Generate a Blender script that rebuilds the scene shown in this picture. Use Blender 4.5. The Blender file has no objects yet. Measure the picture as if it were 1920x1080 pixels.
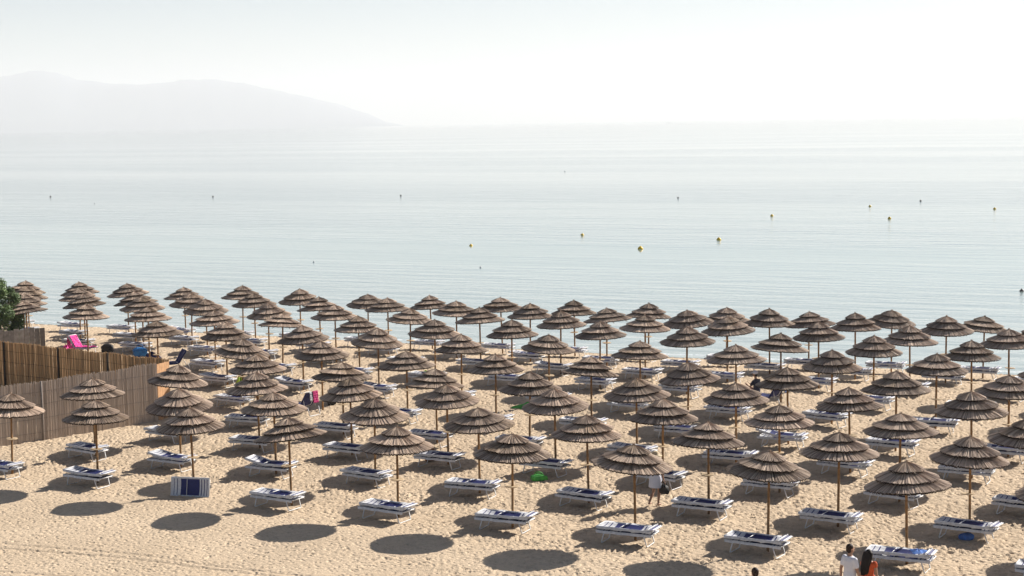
import bpy, bmesh, math, random
import numpy as np
from mathutils import Vector, Matrix, Euler

R = math.radians
SC = bpy.context.scene
C = SC.collection
rng = random.Random(7)

# ------------------------------------------------------------------ camera
CAM_H = 12.103
PITCH, ROLL = 0.099656, 0.016425
cam_d = bpy.data.cameras.new('camera')
cam = bpy.data.objects.new('camera', cam_d)
C.objects.link(cam)
cam_d.sensor_width = 36.0
cam_d.lens = 58.176
cam_d.clip_start = 0.5
cam_d.clip_end = 120000.0
_c, _s = math.cos(PITCH), math.sin(PITCH)
_fw = Vector((0, _c, -_s)); _up = Vector((0, _s, _c)); _rt = Vector((1, 0, 0))
_cr, _sr = math.cos(ROLL), math.sin(ROLL)
_X = _rt * _cr - _up * _sr
_Y = _rt * _sr + _up * _cr
cam.matrix_world = Matrix(((_X.x, _Y.x, -_fw.x, 0), (_X.y, _Y.y, -_fw.y, 0), (_X.z, _Y.z, -_fw.z, CAM_H), (0, 0, 0, 1)))
SC.camera = cam

# ------------------------------------------------------------------ light
SUN_EL, SUN_AZ = R(31.3), R(55.5)          # azimuth from +Y towards +X
world = bpy.data.worlds.new('World')
SC.world = world
world.use_nodes = True
wn = world.node_tree
sky = wn.nodes.new('ShaderNodeTexSky')
sky.sky_type = 'NISHITA'
sky.sun_disc = False
sky.sun_elevation = SUN_EL
sky.sun_rotation = SUN_AZ
sky.air_density = 0.8
sky.dust_density = 0.5
sky.ozone_density = 1.0
bg = wn.nodes['Background']
bg.inputs['Strength'].default_value = 0.05
wn.links.new(sky.outputs[0], bg.inputs[0])

sun_d = bpy.data.lights.new('sun', 'SUN')
sun_d.energy = 5.0
sun_d.angle = R(0.5)
sun_d.color = (1.0, 0.94, 0.86)
sun = bpy.data.objects.new('sun', sun_d)
C.objects.link(sun)
SUN_DIR = Vector((math.sin(SUN_AZ) * math.cos(SUN_EL), math.cos(SUN_AZ) * math.cos(SUN_EL), math.sin(SUN_EL)))
sun.rotation_euler = SUN_DIR.to_track_quat('Z', 'Y').to_euler()
sun.location = (30, 20, 60)

SC.view_settings.view_transform = 'Standard'
SC.view_settings.look = 'None'
SC.view_settings.gamma = 1.0
SC.view_settings.use_curve_mapping = False
SC.view_settings.exposure = 0.93
SC.cycles.use_denoising = True
SC.cycles.max_bounces = 6
SC.cycles.volume_bounces = 1
SC.cycles.volume_step_rate = 5.0
SC.cycles.sample_clamp_indirect = 8.0

# ------------------------------------------------------------------ materials
def new_mat(name):
    m = bpy.data.materials.new(name)
    m.use_nodes = True
    return m, m.node_tree, m.node_tree.nodes['Principled BSDF']

def nd(t, kind, **kw):
    n = t.nodes.new(kind)
    for k, v in kw.items():
        setattr(n, k, v)
    return n

def ramp(t, fac, stops):
    r = nd(t, 'ShaderNodeValToRGB')
    el = r.color_ramp.elements
    while len(el) > 1:
        el.remove(el[-1])
    el[0].position, el[0].color = stops[0][0], (*stops[0][1], 1)
    for p, c in stops[1:]:
        e = el.new(p); e.color = (*c, 1)
    t.links.new(fac, r.inputs[0])
    return r.outputs[0]

def math_n(t, op, a, b=None, c=None):
    n = nd(t, 'ShaderNodeMath', operation=op)
    for k, v in enumerate((a, b, c)):
        if v is None: continue
        if hasattr(v, 'links') or hasattr(v, 'node'):
            t.links.new(v, n.inputs[k])
        else:
            n.inputs[k].default_value = v
    return n.outputs[0]

def mix_c(t, fac, a, b, blend='MIX'):
    n = nd(t, 'ShaderNodeMix', data_type='RGBA', blend_type=blend)
    for k, v in ((0, fac), (6, a), (7, b)):
        if isinstance(v, (int, float)):
            n.inputs[k].default_value = v
        elif isinstance(v, tuple):
            n.inputs[k].default_value = (*v, 1) if len(v) == 3 else v
        else:
            t.links.new(v, n.inputs[k])
    return n.outputs[2]

def noise(t, vec, scale, detail=3.0, rough=0.55):
    n = nd(t, 'ShaderNodeTexNoise')
    n.inputs['Scale'].default_value = scale
    n.inputs['Detail'].default_value = detail
    n.inputs['Roughness'].default_value = rough
    if vec is not None:
        t.links.new(vec, n.inputs['Vector'])
    return n.outputs['Fac']

def mapping(t, vec, scale=(1, 1, 1), rot=(0, 0, 0), loc=(0, 0, 0)):
    n = nd(t, 'ShaderNodeMapping')
    n.inputs['Scale'].default_value = scale
    n.inputs['Rotation'].default_value = rot
    n.inputs['Location'].default_value = loc
    t.links.new(vec, n.inputs['Vector'])
    return n.outputs[0]

def plain(name, col, rough=0.6, var=0.15, scale=8.0, spec=0.3, obj_var=0.0, metal=0.0, bump=0.0):
    m, t, b = new_mat(name)
    tc = nd(t, 'ShaderNodeTexCoord')
    f = noise(t, tc.outputs['Object'], scale)
    lo = tuple(max(0, x * (1 - var)) for x in col); hi = tuple(min(1, x * (1 + var)) for x in col)
    c = ramp(t, f, [(0.3, lo), (0.7, hi)])
    if obj_var:
        oi = nd(t, 'ShaderNodeObjectInfo')
        k = math_n(t, 'MULTIPLY_ADD', oi.outputs['Random'], 2 * obj_var, 1 - obj_var)
        hs = nd(t, 'ShaderNodeHueSaturation')
        t.links.new(k, hs.inputs['Value']); t.links.new(c, hs.inputs['Color']); c = hs.outputs[0]
    t.links.new(c, b.inputs['Base Color'])
    b.inputs['Roughness'].default_value = rough
    b.inputs['Specular IOR Level'].default_value = spec
    b.inputs['Metallic'].default_value = metal
    if bump:
        bn = nd(t, 'ShaderNodeBump'); bn.inputs['Strength'].default_value = bump; bn.inputs['Distance'].default_value = 0.01
        t.links.new(f, bn.inputs['Height']); t.links.new(bn.outputs[0], b.inputs['Normal'])
    return m

S_ = 1.08
NX, NY = 0.45, 0.893                 # direction from beach to sea
SHORE = 73.5 * S_

def mat_sand():
    m, t, b = new_mat('sand')
    g = nd(t, 'ShaderNodeNewGeometry')
    P = g.outputs['Position']
    n1 = noise(t, P, 0.35, 4)
    n2 = noise(t, P, 6.0, 4, 0.65)
    n3 = noise(t, P, 45.0, 2, 0.6)
    c1 = ramp(t, n1, [(0.3, (0.495, 0.385, 0.268)), (0.7, (0.568, 0.445, 0.314))])
    c2 = ramp(t, n2, [(0.25, (0.72, 0.72, 0.73)), (0.5, (1.0, 1.0, 1.0)), (0.8, (1.12, 1.11, 1.09))])
    c3 = ramp(t, n3, [(0.3, (0.86, 0.86, 0.87)), (0.7, (1.08, 1.08, 1.07))])
    c = mix_c(t, 1.0, c1, c2, 'MULTIPLY'); c = mix_c(t, 1.0, c, c3, 'MULTIPLY')
    # wet band by the water
    dot = nd(t, 'ShaderNodeVectorMath', operation='DOT_PRODUCT'); dot.inputs[1].default_value = (NX, NY, 0)
    t.links.new(P, dot.inputs[0])
    s = math_n(t, 'ADD', dot.outputs['Value'], math_n(t, 'MULTIPLY', math_n(t, 'SUBTRACT', noise(t, P, 0.5, 2), 0.5), 1.2))
    mr = nd(t, 'ShaderNodeMapRange'); mr.inputs[1].default_value = SHORE - 1.6; mr.inputs[2].default_value = SHORE - 0.9
    t.links.new(s, mr.inputs[0])
    c = mix_c(t, mr.outputs[0], c, (0.15, 0.105, 0.07))
    t.links.new(c, b.inputs['Base Color'])
    ro = math_n(t, 'MULTIPLY_ADD', mr.outputs[0], -0.45, 0.9)
    t.links.new(ro, b.inputs['Roughness'])
    b.inputs['Specular IOR Level'].default_value = 0.15
    vo = nd(t, 'ShaderNodeTexVoronoi', feature='SMOOTH_F1'); vo.inputs['Scale'].default_value = 6.0; vo.inputs['Smoothness'].default_value = 0.4
    t.links.new(mapping(t, P, (1, 1.0, 0)), vo.inputs['Vector'])
    pit = ramp(t, vo.outputs['Distance'], [(0.08, (0, 0, 0)), (0.42, (1, 1, 1))])
    h = math_n(t, 'ADD', math_n(t, 'MULTIPLY', noise(t, P, 9.0, 3, 0.6), 0.9), math_n(t, 'MULTIPLY', noise(t, P, 32.0, 2, 0.6), 0.3))
    h = math_n(t, 'ADD', h, math_n(t, 'MULTIPLY', pit, 0.8))
    bn = nd(t, 'ShaderNodeBump'); bn.inputs['Strength'].default_value = 0.9; bn.inputs['Distance'].default_value = 0.040
    t.links.new(h, bn.inputs['Height']); t.links.new(bn.outputs[0], b.inputs['Normal'])
    return m

def mat_sea():
    m, t, b = new_mat('sea_water')
    g = nd(t, 'ShaderNodeNewGeometry')
    rot = (0, 0, math.atan2(0.43034, -0.90267) * -1)
    P = mapping(t, g.outputs['Position'], rot=rot)      # x runs along the shore, y out to sea
    dot = nd(t, 'ShaderNodeVectorMath', operation='DOT_PRODUCT'); dot.inputs[1].default_value = (NX, NY, 0)
    t.links.new(g.outputs['Position'], dot.inputs[0])
    wob = math_n(t, 'MULTIPLY', math_n(t, 'SUBTRACT', noise(t, mapping(t, P, (0.03, 0.05, 1)), 1.0, 3), 0.5), 30.0)
    dist = math_n(t, 'ADD', math_n(t, 'SUBTRACT', dot.outputs['Value'], SHORE), wob)
    dep = nd(t, 'ShaderNodeMapRange'); dep.inputs[1].default_value = 0.0; dep.inputs[2].default_value = 160.0
    t.links.new(dist, dep.inputs[0])
    c = ramp(t, dep.outputs[0], [(0.0, (0.33, 0.375, 0.345)), (0.3, (0.245, 0.315, 0.298)), (1.0, (0.13, 0.192, 0.186))])
    # thin broken wash line where the water meets the sand
    wv = math_n(t, 'MULTIPLY', math_n(t, 'SUBTRACT', noise(t, mapping(t, P, (0.35, 0.5, 1)), 1.0, 3), 0.5), 1.5)
    e1 = math_n(t, 'ABSOLUTE', math_n(t, 'ADD', math_n(t, 'SUBTRACT', dot.outputs['Value'], SHORE + 0.45), wv))
    foam = ramp(t, e1, [(0.08, (1, 1, 1)), (0.30, (0, 0, 0))])
    foam = math_n(t, 'MULTIPLY', foam, ramp(t, noise(t, g.outputs['Position'], 3.5, 3, 0.7), [(0.42, (0, 0, 0)), (0.58, (1, 1, 1))]))
    c = mix_c(t, foam, c, (0.75, 0.77, 0.77))
    t.links.new(c, b.inputs['Base Color'])
    b.inputs['IOR'].default_value = 1.333
    b.inputs['Specular IOR Level'].default_value = 0.5
    b.inputs['Roughness'].default_value = 0.06
    r1 = noise(t, mapping(t, P, (0.55, 2.3, 1)), 1.0, 3, 0.6)       # ripples
    r2 = noise(t, mapping(t, P, (0.10, 0.55, 1)), 1.0, 2, 0.5)      # low swell lines
    slick = noise(t, mapping(t, P, (0.0022, 0.016, 1), loc=(3, 1, 0)), 1.0, 4, 0.6)
    k = ramp(t, slick, [(0.36, (0.12, 0.12, 0.12)), (0.58, (1, 1, 1))])
    h = math_n(t, 'MULTIPLY', math_n(t, 'ADD', math_n(t, 'MULTIPLY', r1, 0.030), math_n(t, 'MULTIPLY', r2, 0.095)), k)
    bn = nd(t, 'ShaderNodeBump'); bn.inputs['Strength'].default_value = 1.0; bn.inputs['Distance'].default_value = 1.0
    t.links.new(h, bn.inputs['Height']); t.links.new(bn.outputs[0], b.inputs['Normal'])
    return m

def mat_thatch():
    m, t, b = new_mat('reed_thatch')
    at = nd(t, 'ShaderNodeAttribute', attribute_name='tone')
    oi = nd(t, 'ShaderNodeObjectInfo')
    c = ramp(t, at.outputs['Fac'], [(0.0, (0.150, 0.102, 0.074)), (0.3, (0.345, 0.250, 0.188)), (0.7, (0.52, 0.390, 0.292)), (1.0, (0.70, 0.545, 0.40))])
    gold = ramp(t, at.outputs['Fac'], [(0.0, (0.17, 0.115, 0.07)), (0.5, (0.34, 0.235, 0.145)), (1.0, (0.50, 0.36, 0.22))])
    k = ramp(t, oi.outputs['Random'], [(0.5, (0, 0, 0)), (0.85, (0.45, 0.45, 0.45)), (1.0, (0.85, 0.85, 0.85))])
    tc = nd(t, 'ShaderNodeTexCoord')
    pn = ramp(t, noise(t, tc.outputs['Object'], 1.6, 2), [(0.42, (0, 0, 0)), (0.62, (1, 1, 1))])
    c = mix_c(t, math_n(t, 'MULTIPLY', k, pn), c, gold)
    v = math_n(t, 'MULTIPLY_ADD', math_n(t, 'FRACT', math_n(t, 'MULTIPLY', oi.outputs['Random'], 7.31)), 0.5, 0.75)
    hs = nd(t, 'ShaderNodeHueSaturation'); t.links.new(v, hs.inputs['Value']); t.links.new(c, hs.inputs['Color'])
    t.links.new(hs.outputs[0], b.inputs['Base Color'])
    b.inputs['Roughness'].default_value = 0.75
    b.inputs['Specular IOR Level'].default_value = 0.25
    return m

def mat_sling(name, stripes=True, base=(0.020, 0.028, 0.125)):
    m, t, b = new_mat(name)
    tc = nd(t, 'ShaderNodeTexCoord')
    sx = nd(t, 'ShaderNodeSeparateXYZ'); t.links.new(tc.outputs['Object'], sx.inputs[0])
    ax = math_n(t, 'MULTIPLY_ADD', sx.outputs['X'], 1 / 1.72, 0.5)
    r = nd(t, 'ShaderNodeValToRGB'); r.color_ramp.interpolation = 'CONSTANT'
    W_, B_ = (0.58, 0.59, 0.62), base
    el = r.color_ramp.elements
    el[0].position, el[0].color = 0.0, (*W_, 1)
    el[1].position, el[1].color = 0.07, (*B_, 1)
    for p, cc in ((0.085, W_), (0.15, B_), (0.17, W_), (0.25, B_), (0.735, W_), (0.775, B_), (0.80, W_), (0.85, B_), (0.875, W_), (0.925, B_), (0.945, W_)):
        e = el.new(p); e.color = (*cc, 1)
    t.links.new(ax, r.inputs[0])
    ay = math_n(t, 'ABSOLUTE', sx.outputs['Y'])
    edge = math_n(t, 'GREATER_THAN', ay, 0.27)
    c = mix_c(t, edge, r.outputs[0], W_)
    n = noise(t, tc.outputs['Object'], 14.0, 3)
    c = mix_c(t, 1.0, c, ramp(t, n, [(0.3, (0.82, 0.82, 0.82)), (0.7, (1.08, 1.08, 1.08))]), 'MULTIPLY')
    t.links.new(c, b.inputs['Base Color'])
    b.inputs['Roughness'].default_value = 0.7
    b.inputs['Specular IOR Level'].default_value = 0.2
    return m

M = {}
M['sand'] = mat_sand()
M['sea'] = mat_sea()
M['thatch'] = mat_thatch()
M['reed_edge_shade'] = plain('painted_shade_reed_edge', (0.030, 0.022, 0.018), 0.8, 0.4, 20, 0.2)  # reed ends at the tier rims, shade under the overhang put into the colour
M['sling'] = mat_sling('striped_canvas')
M['navy'] = plain('navy_canvas', (0.012, 0.018, 0.10), 0.7, 0.3, 10)
M['white_metal'] = plain('white_painted_tube', (0.64, 0.64, 0.64), 0.4, 0.06, 6, 0.4, obj_var=0.05)
M['white_cloth'] = plain('white_canvas', (0.58, 0.59, 0.62), 0.7, 0.08, 10)
M['pole'] = plain('pine_pole', (0.25, 0.138, 0.055), 0.65, 0.35, 9, 0.3, obj_var=0.25)
M['tray'] = plain('tray_board', (0.50, 0.38, 0.24), 0.55, 0.2, 8, 0.3, obj_var=0.2)
M['reed_grey'] = None
M['skin'] = plain('skin', (0.36, 0.20, 0.13), 0.5, 0.08, 12, 0.35)
M['hair_dark'] = plain('dark_hair', (0.012, 0.008, 0.007), 0.6, 0.4, 30, 0.2)
M['hair_brown'] = plain('brown_hair', (0.028, 0.014, 0.009), 0.6, 0.4, 30, 0.2)
M['white_shirt'] = plain('white_cotton', (0.66, 0.66, 0.71), 0.8, 0.06, 6, 0.2, bump=0.4)
M['orange_dress'] = plain('orange_cotton', (0.52, 0.085, 0.025), 0.75, 0.35, 5, 0.2, bump=0.4)
M['tunic'] = plain('pale_tunic', (0.60, 0.61, 0.68), 0.8, 0.06, 6, 0.2, bump=0.4)
M['shorts'] = plain('dark_shorts', (0.03, 0.035, 0.06), 0.8, 0.2, 6)
M['straw'] = plain('straw_hat', (0.50, 0.40, 0.26), 0.7, 0.2, 40, 0.2)
M['black'] = plain('black_fabric', (0.014, 0.013, 0.014), 0.6, 0.3, 10)
M['pink'] = plain('pink_towel', (0.75, 0.06, 0.30), 0.85, 0.35, 7)
M['magenta'] = plain('magenta_towel', (0.40, 0.03, 0.14), 0.85, 0.3, 7)
M['green'] = plain('green_bag', (0.055, 0.32, 0.05), 0.6, 0.3, 7)
M['lime'] = plain('lime_towel', (0.36, 0.50, 0.05), 0.8, 0.25, 7)
M['blue'] = plain('blue_bag', (0.02, 0.14, 0.36), 0.6, 0.25, 7)
M['royal'] = plain('royal_blue_cloth', (0.05, 0.14, 0.42), 0.8, 0.25, 7)
M['pale_blue'] = plain('pale_blue_cloth', (0.22, 0.30, 0.55), 0.8, 0.25, 7)
M['brown_bag'] = plain('brown_bag', (0.20, 0.08, 0.025), 0.7, 0.3, 7)
M['yellow'] = plain('yellow_buoy', (0.78, 0.50, 0.02), 0.45, 0.2, 4)
M['buoy_dark'] = plain('dark_buoy', (0.05, 0.035, 0.04), 0.5, 0.2, 4)
M['buoy_white'] = plain('white_buoy', (0.45, 0.46, 0.48), 0.5, 0.1, 4)
M['bark'] = plain('bark', (0.10, 0.07, 0.05), 0.85, 0.3, 12)
M['plank'] = plain('grey_plank', (0.26, 0.23, 0.20), 0.8, 0.25, 5, 0.2, obj_var=0.35)
M['post'] = plain('dark_post', (0.045, 0.03, 0.02), 0.8, 0.3, 8)
M['post_grey'] = plain('grey_post', (0.19, 0.16, 0.14), 0.8, 0.2, 8)
M['board'] = plain('orange_board', (0.46, 0.26, 0.13), 0.75, 0.2, 5)
M['hill'] = plain('hill_scrub', (0.17, 0.19, 0.23), 0.9, 0.08, 0.0006)

def mat_reed(name, stops):
    m, t, b = new_mat(name)
    at = nd(t, 'ShaderNodeAttribute', attribute_name='tone')
    tc = nd(t, 'ShaderNodeTexCoord')
    n = noise(t, mapping(t, tc.outputs['Object'], (22, 22, 1.6)), 1.0, 3)
    f = math_n(t, 'ADD', math_n(t, 'MULTIPLY', at.outputs['Fac'], 0.65), math_n(t, 'MULTIPLY', n, 0.4))
    t.links.new(ramp(t, f, stops), b.inputs['Base Color'])
    b.inputs['Roughness'].default_value = 0.8
    b.inputs['Specular IOR Level'].default_value = 0.2
    return m
M['reed_grey'] = mat_reed('grey_reed', [(0.1, (0.29, 0.230, 0.185)), (0.5, (0.47, 0.385, 0.315)), (0.95, (0.64, 0.54, 0.455))])
M['reed_brown'] = mat_reed('brown_reed', [(0.1, (0.20, 0.112, 0.052)), (0.5, (0.39, 0.235, 0.115)), (0.95, (0.57, 0.37, 0.19))])

def mat_leaf():
    m, t, b = new_mat('leaf')
    at = nd(t, 'ShaderNodeAttribute', attribute_name='tone')
    t.links.new(ramp(t, at.outputs['Fac'], [(0.0, (0.040, 0.070, 0.022)), (0.6, (0.085, 0.14, 0.038)), (1.0, (0.15, 0.21, 0.06))]), b.inputs['Base Color'])
    b.inputs['Roughness'].default_value = 0.55
    b.inputs['Specular IOR Level'].default_value = 0.3
    return m
M['leaf'] = mat_leaf()

# ------------------------------------------------------------------ mesh helpers
class MB:
    def __init__(self):
        self.v, self.f, self.t, self.mi = [], [], [], []
    def face(self, pts, tone=0.5, mi=0):
        k = len(self.v); self.v += [tuple(p) for p in pts]
        self.f.append(tuple(range(k, k + len(pts)))); self.t.append(tone); self.mi.append(mi)
    def box(self, lo, hi, tone=0.5, mi=0, mtx=None):
        x0, y0, z0 = lo; x1, y1, z1 = hi
        p = [Vector(q) for q in ((x0,y0,z0),(x1,y0,z0),(x1,y1,z0),(x0,y1,z0),(x0,y0,z1),(x1,y0,z1),(x1,y1,z1),(x0,y1,z1))]
        if mtx: p = [mtx @ q for q in p]
        k = len(self.v); self.v += [tuple(q) for q in p]
        for q in ((3,2,1,0),(4,5,6,7),(0,1,5,4),(1,2,6,5),(2,3,7,6),(3,0,4,7)):
            self.f.append(tuple(k + i for i in q)); self.t.append(tone); self.mi.append(mi)
    def tube(self, pts, rad, n=6, tone=0.5, mi=0, cap=True):
        pts = [Vector(p) for p in pts]
        rads = rad if isinstance(rad, (list, tuple)) else [rad] * len(pts)
        rings = []
        ref = Vector((0.31, 0.17, 0.93))
        for i, p in enumerate(pts):
            d = (pts[min(i + 1, len(pts) - 1)] - pts[max(i - 1, 0)]).normalized()
            a = d.cross(ref)
            if a.length < 0.2: a = d.cross(Vector((1, 0, 0)))
            a.normalize(); b = d.cross(a)
            k = len(self.v)
            for j in range(n):
                w = 2 * math.pi * j / n
                self.v.append(tuple(p + (a * math.cos(w) + b * math.sin(w)) * rads[i]))
            rings.append(k)
        for i in range(len(rings) - 1):
            for j in range(n):
                self.f.append((rings[i] + j, rings[i] + (j + 1) % n, rings[i + 1] + (j + 1) % n, rings[i + 1] + j)); self.t.append(tone); self.mi.append(mi)
        if cap:
            self.f.append(tuple(rings[0] + j for j in reversed(range(n)))); self.t.append(tone); self.mi.append(mi)
            self.f.append(tuple(rings[-1] + j for j in range(n))); self.t.append(tone); self.mi.append(mi)
    def lathe(self, prof, n=16, tone=0.5, mi=0, ctr=(0, 0, 0), sx=1, sy=1):
        k0 = len(self.v)
        for r, z in prof:
            for j in range(n):
                w = 2 * math.pi * j / n
                self.v.append((ctr[0] + r * sx * math.cos(w), ctr[1] + r * sy * math.sin(w), ctr[2] + z))
        for i in range(len(prof) - 1):
            for j in range(n):
                a = k0 + i * n + j; b = k0 + i * n + (j + 1) % n
                self.f.append((a, b, b + n, a + n)); self.t.append(tone); self.mi.append(mi)
    def mesh(self, name, mats, smooth=False):
        me = bpy.data.meshes.new(name)
        me.from_pydata(self.v, [], self.f)
        for m in (mats if isinstance(mats, list) else [mats]):
            me.materials.append(m)
        a = me.attributes.new('tone', 'FLOAT', 'FACE')
        a.data.foreach_set('value', self.t)
        me.polygons.foreach_set('material_index', self.mi)
        if smooth:
            me.polygons.foreach_set('use_smooth', [True] * len(me.polygons))
        me.update()
        return me
    def build(self, name, mats, parent=None, smooth=False):
        return link(name, self.mesh(name, mats, smooth), parent)

def link(name, me, parent=None):
    o = bpy.data.objects.new(name, me); C.objects.link(o)
    if parent: o.parent = parent
    return o

def tag(o, label, cat, group=None):
    o['label'] = label; o['category'] = cat
    if group: o['group'] = group
    return o

def thing(name, label, cat, loc=(0, 0, 0), rz=0.0, group=None):
    o = bpy.data.objects.new(name, None); C.objects.link(o)
    o.empty_display_size = 0.2
    o.location = loc; o.rotation_euler = (0, 0, rz)
    return tag(o, label, cat, group)

# ------------------------------------------------------------------ ground shape
def _cub(s):
    t = (s - 55.0) / 30.0
    return 1.10937 * t - 0.99492 * t * t - 3.12537 * t ** 3

def gz_s(s):
    """smooth beach profile, s metres out along the sea direction (world scale)"""
    s = np.asarray(s, float) / S_
    core = _cub(np.clip(s, 38.0, 73.5))
    out = np.clip(s - 73.5, 0, None)
    core = core - 0.123 * np.minimum(out, 12) - 0.02 * np.clip(out - 12, 0, 60)
    return (core + 0.35) * S_

def gz(x, y):
    return float(gz_s(x * NX + y * NY))

# ------------------------------------------------------------------ sand sheet
def build_sand():
    nr = np.random.default_rng(11)
    xs = np.concatenate([-np.geomspace(3200, 45, 18), np.arange(-44, -34, 0.4), np.arange(-34, 28.5, 0.052), np.arange(28.5, 40, 0.4), np.geomspace(41, 640, 14)])
    d = [36.5]
    while d[-1] < 112: d.append(d[-1] + 0.05 + max(0, d[-1] - 40) * 0.0018)
    ys = np.concatenate([-np.geomspace(200, 1, 10), np.linspace(0, 36, 24), d, np.geomspace(114, 1800, 20)])
    X, Y = np.meshgrid(xs, ys)
    Sd = X * NX + Y * NY
    Z = gz_s(Sd)
    fine = (X > -35) & (X < 29) & (Y > 30) & (Y < 112) & (Sd < SHORE + 2)
    # smooth, less trampled patch at the lower left
    u = np.clip((X + 3.5) / 5.0, 0, 1); v = np.clip((Sd - 38.5 * S_) / 3.5, 0, 1)
    tramp = np.clip(u + v, 0.12, 1.0)
    wet = np.clip((SHORE - 1.2 - Sd) / 1.5, 0.0, 1.0)
    amp = tramp * wet * fine

    def vnoise(sc, seed):
        r = np.random.default_rng(seed).random((257, 257))
        fx, fy = X / sc, Y / sc
        ix, iy = np.floor(fx).astype(int), np.floor(fy).astype(int)
        tx, ty = fx - ix, fy - iy
        tx = tx * tx * (3 - 2 * tx); ty = ty * ty * (3 - 2 * ty)
        g = lambda a, b: r[a % 257, b % 257]
        return (g(ix, iy) * (1 - tx) + g(ix + 1, iy) * tx) * (1 - ty) + (g(ix, iy + 1) * (1 - tx) + g(ix + 1, iy + 1) * tx) * ty - 0.5
    dz = 0.08 * vnoise(2.7, 1) * wet + 0.02 * vnoise(0.9, 2) * amp + 0.022 * vnoise(0.38, 3) * amp + 0.018 * vnoise(0.17, 4) * amp
    Z = Z + dz * fine

    # footprints
    N = 130000
    fx = nr.uniform(-33, 27, N); fy = nr.uniform(33, 108, N)
    pt = nr.random(N) < 0.22                      # walked lines between the rows
    fl = np.round((fx * NX + fy * NY - 42.5) / 3.55) * 3.55 + 42.5 + nr.normal(0, .28, N)
    ds = (fl - (fx * NX + fy * NY)) * pt
    fx = fx + ds * NX; fy = fy + ds * NY
    fs = fx * NX + fy * NY
    keep = (fs < SHORE - 0.8) & (nr.random(N) < np.clip(np.clip((fx + 3.5) / 5.0, 0, 1) + np.clip((fs - 38.5 * S_) / 3.5, 0, 1), 0.14, 1))
    fx, fy = fx[keep], fy[keep]; n = len(fx)
    ang = nr.uniform(0, 2 * np.pi, n); dep = nr.uniform(0.016, 0.046, n); la = nr.uniform(0.065, 0.13, n); lb = nr.uniform(0.04, 0.07, n)
    i0 = np.searchsorted(xs, fx); j0 = np.searchsorted(ys, fy)
    for di in range(-5, 6):
        for dj in range(-6, 7):
            ii = np.clip(i0 + di, 0, len(xs) - 1); jj = np.clip(j0 + dj, 0, len(ys) - 1)
            ax = xs[ii] - fx; ay = ys[jj] - fy
            p = (ax * np.cos(ang) + ay * np.sin(ang)) / la; q = (-ax * np.sin(ang) + ay * np.cos(ang)) / lb
            r2 = p * p + q * q
            h = -dep * np.exp(-r2 * 1.1) + 0.45 * dep * np.exp(-(np.sqrt(r2) - 1.5) ** 2 * 4)
            np.add.at(Z, (jj, ii), h * (r2 < 6))
    # a few long drag marks across the smooth patch
    for (ax, ay, bx, by, dd) in ((-19.5, 50.0, -5.0, 43.6, .02), (-19.2, 49.3, -4.0, 42.8, .025), (-18, 46.2, -3.2, 41.0, .02), (-17.5, 45.6, -3.0, 40.2, .02), (-16.5, 44.4, -5.0, 40.4, .02)):
        L = math.hypot(bx - ax, by - ay); ux, uy = (bx - ax) / L, (by - ay) / L
        t = (X - ax) * ux + (Y - ay) * uy; w = -(X - ax) * uy + (Y - ay) * ux + 0.12 * np.sin(t * 0.5)
        Z -= 1.6 * dd * np.exp(-(w / 0.07) ** 2) * ((t > 0) & (t < L))
    nx, ny = len(xs), len(ys)
    me = bpy.data.meshes.new('beach_sand')
    me.vertices.add(nx * ny)
    me.vertices.foreach_set('co', np.stack([X, Y, Z], -1).astype(np.float32).ravel())
    idx = np.arange(nx * ny).reshape(ny, nx)
    q = np.stack([idx[:-1, :-1], idx[:-1, 1:], idx[1:, 1:], idx[1:, :-1]], -1).reshape(-1, 4)
    me.loops.add(q.size); me.loops.foreach_set('vertex_index', q.ravel().astype(np.int32))
    me.polygons.add(len(q)); me.polygons.foreach_set('loop_start', (np.arange(len(q)) * 4).astype(np.int32))
    me.polygons.foreach_set('use_smooth', np.ones(len(q), bool))
    me.update(calc_edges=True); me.validate()
    me.materials.append(M['sand'])
    o = link('beach_sand', me); o['kind'] = 'structure'
build_sand()

# ------------------------------------------------------------------ sea, hills, air
FAR = 24000.0
mb = MB()
nv = Vector((NX, NY, 0)).normalized(); av = Vector((NY, -NX, 0)).normalized()
s0 = SHORE - 3.0
def shore_y(x): return (s0 - x * NX) / NY
mb.face([(-14000, shore_y(-14000), 0), (640, shore_y(640), 0), (14000, shore_y(640), 0), (14000, FAR, 0), (-14000, FAR, 0)])
o = mb.build('sea', M['sea']); o['kind'] = 'structure'

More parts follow.
